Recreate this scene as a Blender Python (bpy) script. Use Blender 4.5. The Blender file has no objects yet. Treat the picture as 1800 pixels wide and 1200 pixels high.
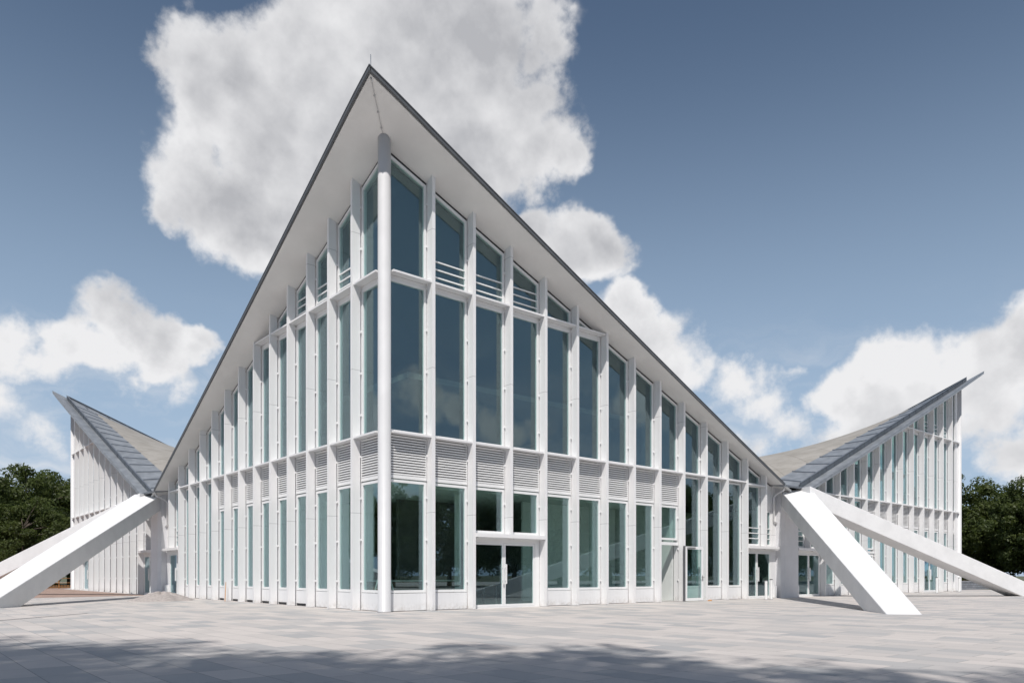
import bpy, bmesh, math, random
import numpy as np
from mathutils import Vector, Matrix
C = bpy.context.scene
COL = C.collection
R = math.radians

# ------------------------------------------------------------------ camera
cam_d = bpy.data.cameras.new("camera")
cam = bpy.data.objects.new("camera", cam_d)
COL.objects.link(cam)
cam.location = (-11.946, -20.190, 1.1615)
cam.rotation_euler = (R(90), 0, -math.atan2(0.6475, 0.7620))
cam_d.sensor_width = 36.0
cam_d.lens = 26.354
cam_d.shift_x = 0.0014
cam_d.shift_y = 0.2278
cam_d.clip_end = 3000
C.camera = cam

# ------------------------------------------------------------------ sun and exposure
SUN_EL = 54.0
sd = Vector((-math.cos(R(SUN_EL)) * .7071, -math.cos(R(SUN_EL)) * .7071, math.sin(R(SUN_EL))))
sun_d = bpy.data.lights.new("sun", 'SUN')
sun_d.energy = 3.3
sun_d.angle = R(0.7)
sun_d.color = (1.0, 0.955, 0.90)
sun = bpy.data.objects.new("sun", sun_d)
COL.objects.link(sun)
sun.rotation_euler = sd.to_track_quat('Z', 'Y').to_euler()
sun.location = (-30, -30, 60)
C.view_settings.view_transform = 'Standard'
C.view_settings.look = 'None'
C.view_settings.gamma = 1
C.view_settings.exposure = 0.35
C.render.engine = 'CYCLES'
C.cycles.use_denoising = True
C.cycles.max_bounces = 10
C.cycles.diffuse_bounces = 4
C.cycles.glossy_bounces = 4
C.cycles.transparent_max_bounces = 24
C.cycles.sample_clamp_indirect = 8

# ------------------------------------------------------------------ node helper
class NT:
    def __init__(s, tree): s.t = tree
    def n(s, typ, **kw):
        nd = s.t.nodes.new(typ)
        for k, v in kw.items():
            if k == 'inp':
                for a, b in v.items():
                    if isinstance(b, bpy.types.NodeSocket): s.t.links.new(b, nd.inputs[a])
                    else: nd.inputs[a].default_value = b
            else: setattr(nd, k, v)
        return nd
    def math(s, op, a, b=None, c=None, clamp=False):
        nd = s.t.nodes.new('ShaderNodeMath'); nd.operation = op; nd.use_clamp = clamp
        for i, v in enumerate((a, b, c)):
            if v is None: continue
            if isinstance(v, bpy.types.NodeSocket): s.t.links.new(v, nd.inputs[i])
            else: nd.inputs[i].default_value = v
        return nd.outputs[0]
    def vmath(s, op, a, b=None, out=0):
        nd = s.t.nodes.new('ShaderNodeVectorMath'); nd.operation = op
        for i, v in enumerate((a, b)):
            if v is None: continue
            if isinstance(v, bpy.types.NodeSocket): s.t.links.new(v, nd.inputs[i])
            else: nd.inputs[i].default_value = v
        return nd.outputs[out]
    def scale(s, a, f):
        nd = s.t.nodes.new('ShaderNodeVectorMath'); nd.operation = 'SCALE'
        s.t.links.new(a, nd.inputs[0]); nd.inputs['Scale'].default_value = f
        return nd.outputs[0]
    def ramp(s, v, lo, hi, a=0., b=1., smooth=True):
        nd = s.t.nodes.new('ShaderNodeMapRange')
        nd.interpolation_type = 'SMOOTHSTEP' if smooth else 'LINEAR'
        s.t.links.new(v, nd.inputs[0])
        for i, x in ((1, lo), (2, hi), (3, a), (4, b)): nd.inputs[i].default_value = x
        return nd.outputs[0]
    def mix(s, f, a, b):
        nd = s.t.nodes.new('ShaderNodeMix'); nd.data_type = 'RGBA'
        for k, v in ((0, f), (6, a), (7, b)):
            if isinstance(v, bpy.types.NodeSocket): s.t.links.new(v, nd.inputs[k])
            else: nd.inputs[k].default_value = (*v, 1) if isinstance(v, tuple) and len(v) == 3 else v
        return nd.outputs[2]
    def noise(s, vec, scale, detail=4, rough=.5, out='Fac'):
        nd = s.t.nodes.new('ShaderNodeTexNoise')
        if vec is not None: s.t.links.new(vec, nd.inputs['Vector'])
        nd.inputs['Scale'].default_value = scale; nd.inputs['Detail'].default_value = detail
        nd.inputs['Roughness'].default_value = rough
        return nd.outputs[out]
    def link(s, a, b): s.t.links.new(a, b)

# ------------------------------------------------------------------ sky: Nishita air plus broken cumulus laid out over the dome
W = bpy.data.worlds.new("World"); C.world = W; W.use_nodes = True
wt = W.node_tree; wt.nodes.clear(); N = NT(wt)
sky = N.n('ShaderNodeTexSky', sky_type='NISHITA', sun_disc=False)
sky.sun_elevation = R(SUN_EL); sky.sun_rotation = math.atan2(sd.x, sd.y)
sky.air_density = 1.0; sky.dust_density = 0.6; sky.ozone_density = 1.6
hs = N.n('ShaderNodeHueSaturation', inp={'Color': sky.outputs[0], 'Hue': 0.496, 'Saturation': 0.95, 'Value': 1.0})
D0 = N.vmath('NORMALIZE', N.n('ShaderNodeTexCoord').outputs['Generated'])
Z0 = N.n('ShaderNodeSeparateXYZ', inp={0: D0}).outputs[2]
haze = N.ramp(Z0, .02, .64, .92, 0.0)
skyc = N.mix(haze, hs.outputs[0], (5.0, 6.6, 8.7))
bg_sky = N.n('ShaderNodeBackground', inp={'Color': skyc, 'Strength': 0.064})
tc = N.n('ShaderNodeTexCoord')
D = N.vmath('NORMALIZE', tc.outputs['Generated'])
# direction of a spot on the dome: az measured clockwise from the camera heading, elevation upward, both as tangents
FW = Vector((.6475, .7620, 0)); RT = Vector((.7620, -.6475, 0))
def dome(tx, tz):
    return (FW + RT * tx + Vector((0, 0, tz)))
def cl(u, v, r, h=1.0, flip=None):
    tx, tz = (u - 897.4) / 1317.7, (1010 - v) / 1317.7
    a = dome(tx, tz); ra = r / 1317.7 / a.length; a = a.normalized()
    if flip == 'y': a.y = -a.y
    if flip == 'x': a.x = -a.x
    return (tuple(a), ra, h)
CL = [cl(*q) for q in (
    # the large cumulus behind the roof tip
    (360, 140, 80), (300, 110, 45, .8), (460, 180, 125), (560, 130, 130), (690, 70, 190), (850, 40, 125), (890, 160, 110), (330, 290, 85), (420, 340, 110), (310, 350, 60),
    (600, 260, 190), (800, 220, 160), (950, 240, 85), (470, 420, 65), (1010, 250, 45), (890, 280, 50), (930, 40, 60),
    # cloudlets along the right eave
    (1010, 415, 72), (1085, 430, 62), (950, 390, 50), (1118, 548, 52), (1190, 630, 85, .75), (1290, 655, 70, .7), (1140, 590, 55), (1360, 640, 40, .5), (1330, 700, 60, .55), (1260, 710, 60, .5), (1290, 770, 60, .42), (1500, 745, 85, .8),
    # right bank
    (1540, 670, 100), (1640, 645, 100), (1730, 610, 90), (1800, 575, 75), (1460, 675, 60), (1640, 720, 100, .8), (1390, 760, 65, .75), (1450, 770, 70, .75),
    (1770, 700, 80, .7), (1780, 800, 75), (1840, 770, 80), (1340, 780, 50, .7),
    # left bank
    (210, 575, 74), (285, 605, 62), (180, 630, 58, .9), (265, 640, 52, .85), (100, 650, 52, .8), (350, 600, 40, .8), (135, 610, 58), (30, 605, 62, .8), (70, 635, 50, .75), (345, 625, 38, .75), (230, 685, 40, .55), (120, 710, 55, .42),
    (250, 725, 80, .40), (60, 765, 75, .40), (300, 700, 60, .42), (0, 700, 60, .42))]
# clouds behind the camera, mirrored in the two glass fronts
CL += [cl(u, v, r, h, 'y') for u, v, r, h in (
    (730, 690, 55, .8), (800, 715, 42, .8), (870, 745, 50, .7), (950, 740, 50, .65), (1010, 700, 45, .65), (1110, 720, 70, .7), (1260, 640, 90, .7), (700, 860, 70, .8),
    (1400, 780, 150, .9), (1600, 650, 150, .8))]
CL += [cl(u, v, r, h, 'x') for u, v, r, h in (
    (640, 300, 120, .8), (560, 500, 100, .8), (450, 640, 120, .9), (620, 760, 110, .9), (350, 760, 120, .9), (150, 700, 150, .9))]
CL += [((-.5, -.5, .70), .28, .8), ((-.9, -.1, .42), .22, .9), ((.1, -.8, .6), .25, .9), ((.6, -.5, .62), .25, .9)]
wv = N.noise(D, 3.0, 3, .55, 'Color')
wv = N.scale(N.vmath('SUBTRACT', wv, (.5, .5, .5)), .14)
wv2 = N.scale(N.vmath('SUBTRACT', N.noise(D, 14.0, 4, .6, 'Color'), (.5, .5, .5)), .06)
DW = N.vmath('ADD', N.vmath('ADD', D, wv), wv2)
M = None
for p, r, h in CL:
    dist = N.vmath('DISTANCE', DW, p, out=1)
    m = N.ramp(dist, 0.0, r * 1.45, h, 0.0, smooth=False)
    if M is None: M = m
    else:
        nd = wt.nodes.new('ShaderNodeMath'); nd.operation = 'SMOOTH_MAX'
        N.link(M, nd.inputs[0]); N.link(m, nd.inputs[1]); nd.inputs[2].default_value = .12
        M = nd.outputs[0]
def fbm(vec):
    a = N.noise(vec, 9.0, 11, .63)
    return a
F1 = fbm(D)
up = N.vmath('ADD', D, (-0.009, -0.009, 0.016))
F2 = fbm(up)
F0 = N.noise(D, 3.7, 2, .5)
dens = N.math('ADD', M, N.math('MULTIPLY', N.math('SUBTRACT', F1, .5), 1.45))
dens = N.math('ADD', dens, N.math('MULTIPLY', N.math('SUBTRACT', F0, .5), .45))
alpha = N.math('MULTIPLY', N.ramp(dens, .235, .57), N.ramp(M, .13, .30))
strk = N.noise(N.vmath('MULTIPLY', DW, (3.0, 3.0, 17.0)), 1.6, 6, .55)
DZ0 = N.n('ShaderNodeSeparateXYZ', inp={0: D}).outputs[2]
veil = N.math('MULTIPLY', N.math('MULTIPLY', N.ramp(strk, .42, .78), N.ramp(DZ0, .34, .16)), .55)
alpha = N.math('MAXIMUM', alpha, veil)
thick = N.ramp(dens, .35, 1.15)
lit = N.math('MULTIPLY', N.math('SUBTRACT', N.noise(D, 8.0, 7, .52), N.noise(up, 8.0, 7, .52)), 1.15)
lit2 = N.math('MULTIPLY', N.math('SUBTRACT', N.noise(DW, 5.5, 3, .5), N.noise(N.vmath('ADD', DW, (-.01, -.01, .045)), 5.5, 3, .5)), 1.15)
lit = N.math('ADD', lit, lit2)
big = N.noise(D, 4.5, 4, .5)
Dz = N.n('ShaderNodeSeparateXYZ', inp={0: D}).outputs[2]
high = N.ramp(Dz, .22, .50, 0.0, .19)
val = N.math('SUBTRACT', N.math('ADD', 1.03, lit), N.math('MULTIPLY', thick, .24))
val = N.math('SUBTRACT', val, high)
val = N.math('ADD', val, N.math('MULTIPLY', N.math('SUBTRACT', big, .5), .32))
val = N.math('MINIMUM', N.math('MAXIMUM', val, .48), 1.08)
ccol = N.mix(val, (.13, .145, .19), (.985, .985, 1.0))
bg_cl = N.n('ShaderNodeBackground', inp={'Color': ccol, 'Strength': 0.68})
mixw = N.n('ShaderNodeMixShader')
N.link(alpha, mixw.inputs[0]); N.link(bg_sky.outputs[0], mixw.inputs[1]); N.link(bg_cl.outputs[0], mixw.inputs[2])
wo = N.n('ShaderNodeOutputWorld'); N.link(mixw.outputs[0], wo.inputs[0])
W.cycles.sampling_method = 'MANUAL'; W.cycles.sample_map_resolution = 512

# ------------------------------------------------------------------ materials
def mat(name):
    m = bpy.data.materials.new(name); m.use_nodes = True
    t = m.node_tree; t.nodes.clear()
    n = NT(t); b = n.n('ShaderNodeBsdfPrincipled'); o = n.n('ShaderNodeOutputMaterial')
    n.link(b.outputs[0], o.inputs[0])
    return m, n, b
def plain(name, col, rough=.5, metal=0., var=.06, scale=3., bump=0., bscale=40.):
    m, n, b = mat(name)
    g = n.n('ShaderNodeNewGeometry').outputs['Position']
    f = n.noise(g, scale, 5, .6)
    dark = tuple(c * (1 - var) for c in col); light = tuple(min(1, c * (1 + var)) for c in col)
    b.inputs['Base Color'].default_value = (*col, 1)
    n.link(n.mix(n.ramp(f, .3, .7), dark, light), b.inputs['Base Color'])
    n.link(n.ramp(f, .2, .8, rough - .06, rough + .08), b.inputs['Roughness'])
    b.inputs['Metallic'].default_value = metal
    if bump:
        bm_ = n.n('ShaderNodeBump', inp={'Strength': bump, 'Distance': .02, 'Height': n.noise(g, bscale, 4, .6)})
        n.link(bm_.outputs[0], b.inputs['Normal'])
    return m
def painted(name, col, rough):
    m, n, b = mat(name)
    p = n.n('ShaderNodeNewGeometry').outputs['Position']
    st = n.noise(n.vmath('MULTIPLY', p, (9.0, 9.0, .35)), 1.0, 5, .6)
    pt = n.noise(p, .7, 4, .6)
    z = n.n('ShaderNodeSeparateXYZ', inp={0: p}).outputs[2]
    c_ = n.mix(n.ramp(st, .45, .8, 0, .55), col, tuple(q * .90 for q in col))
    c_ = n.mix(n.ramp(pt, .4, .75, 0, .35), c_, tuple(q * k for q, k in zip(col, (.93, .93, .95))))
    foot = n.math('MULTIPLY', n.ramp(z, .35, .0), n.ramp(n.noise(p, 7.0, 5, .65), .35, .75))
    c_ = n.mix(n.math('MULTIPLY', foot, .6), c_, (.42, .39, .36))
    jn = None
    for zz in (3.2, 7.9, 12.4):
        q = n.math('LESS_THAN', n.math('ABSOLUTE', n.math('SUBTRACT', z, zz)), .012)
        jn = q if jn is None else n.math('MAXIMUM', jn, q)
    c_ = n.mix(n.math('MULTIPLY', jn, .5), c_, (.30, .30, .31))
    n.link(c_, b.inputs['Base Color'])
    n.link(n.ramp(st, .3, .8, rough, rough + .15), b.inputs['Roughness'])
    return m
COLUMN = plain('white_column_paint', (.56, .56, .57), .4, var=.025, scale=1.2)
WHITE = painted('white_coated_metal', (.765, .758, .76), .40)
FRAME = plain('white_window_frame', (.77, .77, .77), .38, var=.015)
PLINTH = painted('white_plinth_sheet', (.745, .745, .752), .42)
RENDER = plain('white_rendered_concrete', (.70, .70, .705), .8, var=.045, scale=1.3, bump=.45, bscale=7)
SOFFIT = plain('white_soffit_render', (.74, .73, .715), .85, var=.06, scale=.45, bump=.15, bscale=5)
PIER = plain('pale_grey_pier', (.62, .62, .64), .7, var=.03, scale=2)
ZINC = plain('weathered_zinc', (.28, .30, .325), .45, metal=.35, var=.16, scale=2.2)
TRIM = plain('dark_grey_edge_trim', (.09, .096, .105), .5, var=.1, scale=3)
LBACK = plain('grey_louvre_backing', (.25, .25, .26), .6)
ZINCM = plain('patinated_zinc', (.10, .115, .135), .45, metal=.35, var=.2, scale=3)
ZINCD = plain('dark_zinc_trim', (.17, .19, .22), .45, metal=.4, var=.12, scale=3)
DARK = plain('dark_joint', (.035, .035, .04), .7)
DGREY = plain('dark_grey_plastic', (.12, .12, .13), .5)
INFLOOR = plain('pale_interior_floor', (.50, .50, .48), .5, var=.05)
INWALL = plain('interior_plaster', (.64, .66, .65), .8, var=.03)
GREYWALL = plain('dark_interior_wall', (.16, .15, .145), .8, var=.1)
CEILDARK = plain('darkening_ceiling_sheet', (.10, .105, .11), .9, var=.04)  # dark colour in place of shade under the shell inside
INLIGHT = plain('white_room_wall', (.78, .80, .79), .8, var=.02)
FLOORDARK = plain('darkening_floor_sheet', (.09, .10, .105), .95, var=.1)  # dark colour in place of shade on the upper floors
STEEL = plain('brushed_steel', (.5, .5, .5), .35, metal=.9)
WOOD = plain('orange_wood', (.55, .27, .10), .7, var=.2, scale=12)
RED = plain('red_fabric', (.30, .05, .035), .8)
TABLE = plain('brown_tabletop', (.16, .11, .08), .6, var=.2)
BARK = plain('bark', (.10, .08, .065), .9, var=.3, scale=6)
EARTH = plain('reddish_earth', (.33, .235, .195), .95, var=.18, scale=1.6, bump=.5, bscale=14)
SAND = plain('grey_sand', (.36, .325, .31), .95, var=.2, scale=9, bump=.7, bscale=30)
GROUND = plain('rough_grass_ground', (.10, .11, .065), .95, var=.35, scale=.6)
BRICKW = None

def glass_mat(name, tint, boost):
    m = bpy.data.materials.new(name); m.use_nodes = True
    t = m.node_tree; t.nodes.clear(); n = NT(t)
    lw = n.n('ShaderNodeLayerWeight', inp={'Blend': .5})
    fac = n.math('ADD', n.math('MULTIPLY', n.math('POWER', lw.outputs['Facing'], 4.5), .85), boost, clamp=True)
    tr = n.n('ShaderNodeBsdfTransparent', inp={'Color': (*tint, 1)})
    gl = n.n('ShaderNodeBsdfGlossy', inp={'Roughness': 0.0, 'Color': (.76, .91, 1.0, 1)})
    mx = n.n('ShaderNodeMixShader'); n.link(fac, mx.inputs[0]); n.link(tr.outputs[0], mx.inputs[1]); n.link(gl.outputs[0], mx.inputs[2])
    o = n.n('ShaderNodeOutputMaterial'); n.link(mx.outputs[0], o.inputs[0])
    return m
GLASS = glass_mat('green_tinted_glazing', (.795, .895, .87), .11)

# roof membrane with welded seams running across the slope
def membrane():
    m, n, b = mat('tan_roof_membrane')
    p = n.n('ShaderNodeNewGeometry').outputs['Position']
    f = n.noise(p, .8, 6, .65)
    s = n.n('ShaderNodeSeparateXYZ', inp={0: p})
    col = n.mix(n.ramp(f, .25, .75), (.25, .235, .21), (.34, .32, .295))
    stain = n.ramp(n.noise(p, 4.0, 6, .7), .55, .8, 0, .35)
    col = n.mix(stain, col, (.20, .18, .155))
    d = n.math('ADD', s.outputs[0], s.outputs[1])
    e = n.math('SUBTRACT', s.outputs[0], s.outputs[1])
    fr = n.math('FRACT', n.math('DIVIDE', n.math('ADD', d, 100), 2.6))
    fr2 = n.math('FRACT', n.math('DIVIDE', n.math('ADD', e, 100), 2.6))
    ln = n.math('LESS_THAN', fr, .022); ln2 = n.math('LESS_THAN', fr2, .022)
    col = n.mix(n.math('MULTIPLY', n.math('MAXIMUM', ln, ln2), .55), col, (.13, .115, .10))
    n.link(col, b.inputs['Base Color']); b.inputs['Roughness'].default_value = .9
    return m
MEMB = membrane()

def paving():
    m, n, b = mat('mixed_tone_concrete_pavers')
    p = n.n('ShaderNodeNewGeometry').outputs['Position']
    s = n.n('ShaderNodeSeparateXYZ', inp={0: p}); X, Y = s.outputs[0], s.outputs[1]
    wx, ly = .50, .92
    cx = n.math('DIVIDE', n.math('ADD', X, 300), wx); ci = n.math('FLOOR', cx); cf = n.math('FRACT', cx)
    wn = n.n('ShaderNodeTexWhiteNoise', noise_dimensions='1D'); n.link(ci, wn.inputs['W'])
    yy = n.math('ADD', n.math('DIVIDE', n.math('ADD', Y, 300), ly), wn.outputs[0])
    ri = n.math('FLOOR', yy); rf = n.math('FRACT', yy)
    cb = n.n('ShaderNodeCombineXYZ', inp={0: ci, 1: ri})
    w2 = n.n('ShaderNodeTexWhiteNoise', noise_dimensions='2D'); n.link(cb.outputs[0], w2.inputs['Vector'])
    rp = n.n('ShaderNodeValToRGB'); n.link(w2.outputs[0], rp.inputs[0])
    rp.color_ramp.interpolation = 'CONSTANT'
    els = rp.color_ramp.elements
    tones = [(0, (.575, .53, .50)), (.28, (.525, .487, .462)), (.50, (.475, .452, .437)), (.68, (.42, .41, .405)), (.84, (.54, .50, .472)), (.93, (.38, .378, .38))]
    els[0].position = 0; els[0].color = (*tones[0][1], 1)
    els[1].position = tones[1][0]; els[1].color = (*tones[1][1], 1)
    for q, c_ in tones[2:]:
        e = els.new(q); e.color = (*c_, 1)
    f = n.noise(p, 2.5, 6, .6)
    fine = n.noise(p, 60, 3, .6)
    col = n.mix(n.ramp(f, .3, .75, 0, .16), rp.outputs[0], (.36, .345, .335))
    col = n.mix(n.ramp(fine, .3, .8, 0, .12), col, (.22, .21, .21))
    big = n.ramp(n.noise(p, .22, 4, .55), .35, .7, 0, .10)
    col = n.mix(big, col, (.40, .38, .365))
    jx = n.math('MINIMUM', cf, n.math('SUBTRACT', 1, cf)); jy = n.math('MINIMUM', rf, n.math('SUBTRACT', 1, rf))
    j = n.math('MAXIMUM', n.math('LESS_THAN', jx, .011), n.math('LESS_THAN', jy, .006))
    spot = n.ramp(n.noise(p, 1.1, 7, .7), .60, .78, 0, .30)
    col = n.mix(spot, col, (.27, .255, .24))
    col = n.mix(n.math('MULTIPLY', j, .75), col, (.16, .155, .155))
    n.link(col, b.inputs['Base Color']); b.inputs['Roughness'].default_value = .82
    bp = n.n('ShaderNodeBump', inp={'Strength': .2, 'Distance': .004, 'Height': fine}); n.link(bp.outputs[0], b.inputs['Normal'])
    return m
PAVE = paving()

def leafmat(name, dark, light, trans=.46):
    m = bpy.data.materials.new(name); m.use_nodes = True
    t = m.node_tree; t.nodes.clear(); n = NT(t)
    p = n.n('ShaderNodeNewGeometry').outputs['Position']
    f = n.ramp(n.noise(p, 1.3, 4, .65), .3, .72)
    c_ = n.mix(f, dark, light)
    d = n.n('ShaderNodeBsdfDiffuse'); n.link(c_, d.inputs[0])
    tl = n.n('ShaderNodeBsdfTranslucent'); n.link(n.mix(.5, c_, (.10, .14, .02)), tl.inputs[0])
    gl = n.n('ShaderNodeBsdfGlossy', inp={'Roughness': .5, 'Color': (.5, .5, .5, 1)})
    m1 = n.n('ShaderNodeMixShader', inp={0: trans}); n.link(d.outputs[0], m1.inputs[1]); n.link(tl.outputs[0], m1.inputs[2])
    m2 = n.n('ShaderNodeMixShader', inp={0: .03}); n.link(m1.outputs[0], m2.inputs[1]); n.link(gl.outputs[0], m2.inputs[2])
    o = n.n('ShaderNodeOutputMaterial'); n.link(m2.outputs[0], o.inputs[0])
    return m
LEAF_D = leafmat('dark_foliage', (.050, .074, .024), (.105, .13, .040))
LEAF_M = leafmat('mid_foliage', (.048, .070, .022), (.11, .135, .040))
LEAF_B = leafmat('brightened_foliage', (.10, .16, .06), (.16, .21, .09), .6)  # leaf colour lightened in place of sunlight, to brighten the mirrored trees
LEAF_Y = leafmat('yellow_green_foliage', (.07, .085, .022), (.14, .15, .04))

# ------------------------------------------------------------------ mesh helpers
class MB:
    def __init__(s, M=None): s.v = []; s.f = []; s.mi = []; s.cur = 0; s.M = M or (lambda a, b, z: (a, b, z))
    def add(s, vs, fs):
        k = len(s.v); s.v += [s.M(*q) for q in vs]; s.f += [tuple(i + k for i in q) for q in fs]; s.mi += [s.cur] * len(fs)
    def box(s, x0, x1, y0, y1, z0, z1):
        s.add([(x0, y0, z0), (x1, y0, z0), (x1, y1, z0), (x0, y1, z0), (x0, y0, z1), (x1, y0, z1), (x1, y1, z1), (x0, y1, z1)],
              [(0, 3, 2, 1), (4, 5, 6, 7), (0, 1, 5, 4), (1, 2, 6, 5), (2, 3, 7, 6), (3, 0, 4, 7)])
    def hexa(s, q): s.add(q, [(0, 3, 2, 1), (4, 5, 6, 7), (0, 1, 5, 4), (1, 2, 6, 5), (2, 3, 7, 6), (3, 0, 4, 7)])
    def prism(s, poly, e0, e1):          # polygon in (s, z), extruded over the depth e
        n = len(poly)
        s.add([(a, e0, z) for a, z in poly] + [(a, e1, z) for a, z in poly],
              [tuple(range(n)), tuple(range(2 * n - 1, n - 1, -1))] + [(i, (i + 1) % n, n + (i + 1) % n, n + i) for i in range(n)])
    def ring(s, po, pi, e0, e1):         # frame between two polygons
        n = len(po)
        vs = [(a, e0, z) for a, z in po] + [(a, e0, z) for a, z in pi] + [(a, e1, z) for a, z in po] + [(a, e1, z) for a, z in pi]
        fs = []
        for i in range(n):
            j = (i + 1) % n
            fs += [(i, j, n + j, n + i), (2 * n + i, 3 * n + i, 3 * n + j, 2 * n + j), (i, 2 * n + i, 2 * n + j, j), (n + i, n + j, 3 * n + j, 3 * n + i)]
        s.add(vs, fs)
    def tube(s, pts, r, n=8, r1=None):
        pts = [Vector(p) for p in pts]; L = len(pts); base = len(s.v)
        prev = None; rings = []
        for i, p in enumerate(pts):
            t = (pts[min(i + 1, L - 1)] - pts[max(i - 1, 0)]).normalized()
            a = t.orthogonal() if prev is None else (prev - t * prev.dot(t))
            a.normalize(); prev = a; b = t.cross(a)
            rr = r if r1 is None else r + (r1 - r) * i / (L - 1)
            rings.append([tuple(p + (a * math.cos(6.2832 * k / n) + b * math.sin(6.2832 * k / n)) * rr) for k in range(n)])
        vs = [q for g in rings for q in g]; fs = []
        for i in range(L - 1):
            for k in range(n):
                k2 = (k + 1) % n
                fs.append((i * n + k, i * n + k2, (i + 1) * n + k2, (i + 1) * n + k))
        fs += [tuple(range(n))[::-1], tuple((L - 1) * n + k for k in range(n))]
        s.add(vs, fs)
    def build(s, name, m, parent=None, smooth=False, bevel=0.):
        me = bpy.data.meshes.new(name); me.from_pydata(s.v, [], s.f)
        if any(s.mi): me.polygons.foreach_set('material_index', s.mi)
        bm = bmesh.new(); bm.from_mesh(me)
        bmesh.ops.recalc_face_normals(bm, faces=bm.faces)
        if bevel:
            bmesh.ops.bevel(bm, geom=[e for e in bm.edges if len(e.link_faces) == 2 and e.calc_face_angle(0) > .5], offset=bevel, segments=2, affect='EDGES', profile=.5)
        bm.to_mesh(me); bm.free()
        for mm in (m if isinstance(m, (list, tuple)) else [m]): me.materials.append(mm)
        if smooth:
            for p in me.polygons: p.use_smooth = True
        o = bpy.data.objects.new(name, me); COL.objects.link(o)
        if parent is not None: o.parent = parent
        return o
def tag(o, label=None, cat=None, group=None, kind=None):
    for k, v in (('label', label), ('category', cat), ('group', group), ('kind', kind)):
        if v: o[k] = v
    return o
def empty(name, loc=(0, 0, 0), rz=0):
    o = bpy.data.objects.new(name, None); COL.objects.link(o); o.location = loc; o.rotation_euler = (0, 0, rz)
    o.empty_display_size = .3
    return o
def inset(poly, w):
    n = len(poly); L = []
    for i in range(n):
        (x0, y0), (x1, y1) = poly[i], poly[(i + 1) % n]
        dx, dy = x1 - x0, y1 - y0; l = math.hypot(dx, dy); nx, ny = -dy / l, dx / l
        L.append((nx, ny, nx * x0 + ny * y0 + w))
    out = []
    for i in range(n):
        a1, b1, c1 = L[i - 1]; a2, b2, c2 = L[i]; d = a1 * b2 - a2 * b1
        if abs(d) < 1e-6: return None
        out.append(((c1 * b2 - c2 * b1) / d, (a1 * c2 - a2 * c1) / d))
    return out
def area(p): return .5 * sum(p[i][0] * p[(i + 1) % len(p)][1] - p[(i + 1) % len(p)][0] * p[i][1] for i in range(len(p)))

# ------------------------------------------------------------------ the setting
g = MB(); g.box(-900, 900, -900, 900, -1.2, -.03)
tag(g.build('ground', GROUND), kind='structure')
g = MB(); g.box(-70, 130, -80, 120, -.5, 0.0)
tag(g.build('plaza', PAVE), kind='structure')
g = MB()
g.add([(-16, 21.5, .006), (-5.9, 24.3, .006), (-.02, 25.9, .006), (-.02, 51, .006), (3, 62, .006), (-30, 62, .006), (-30, 18, .006)], [tuple(range(7))])
tag(g.build('earth_strip', EARTH), kind='structure')
g = MB(); g.add([(-30, 60, .010), (30, 60, .010), (60, 110, .010), (-60, 110, .010)], [(0, 1, 2, 3)])
g.add([(56, -1.5, .010), (125, -18, .010), (125, 60, .010), (56, 60, .010)], [(0, 1, 2, 3)])
tag(g.build('lawn', GROUND), kind='structure')

# ------------------------------------------------------------------ the exhibition hall
E0 = 48.25; H = E0 / 2; P5 = 5 / 3; OV = 1.0; K = .026
def zr(a, b): return 14.9 - .403 * (a + b) + K * a * b
def rim(t): return 1 - .0225 * max(t, 0)        # the overhang narrows towards the low points
hall = empty('exhibition_hall')
tag(hall, 'white glazed hall under four upswept saddle roofs on slanting concrete buttresses', 'building')
QM = {'near': lambda a, b, z: (a, b, z), 'right': lambda a, b, z: (E0 - a, b, z), 'left': lambda a, b, z: (a, E0 - b, z), 'back': lambda a, b, z: (E0 - a, E0 - b, z)}

def grid(mb, a0, a1, b0, b1, na, nb, dz0, dz1):
    """slab following the saddle between two offsets"""
    vs = []
    for d in (dz0, dz1):
        for i in range(na + 1):
            for j in range(nb + 1):
                a = a0 + (a1 - a0) * i / na; b = b0 + (b1 - b0) * j / nb
                a, b = (a * rim(b) if a < 0 else a), (b * rim(a) if b < 0 else b)
                vs.append((a, b, zr(a, b) + d))
    k = (na + 1) * (nb + 1); fs = []
    for i in range(na):
        for j in range(nb):
            q = (i * (nb + 1) + j, (i + 1) * (nb + 1) + j, (i + 1) * (nb + 1) + j + 1, i * (nb + 1) + j + 1)
            fs += [q, tuple(x + k for x in q[::-1])]
    def wall(ids):
        for x, y in zip(ids[:-1], ids[1:]): fs.append((x, y, y + k, x + k))
    wall([i * (nb + 1) for i in range(na + 1)]); wall([i * (nb + 1) + nb for i in range(na + 1)])
    wall(list(range(nb + 1))); wall([na * (nb + 1) + j for j in range(nb + 1)])
    mb.add(vs, fs)

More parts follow.
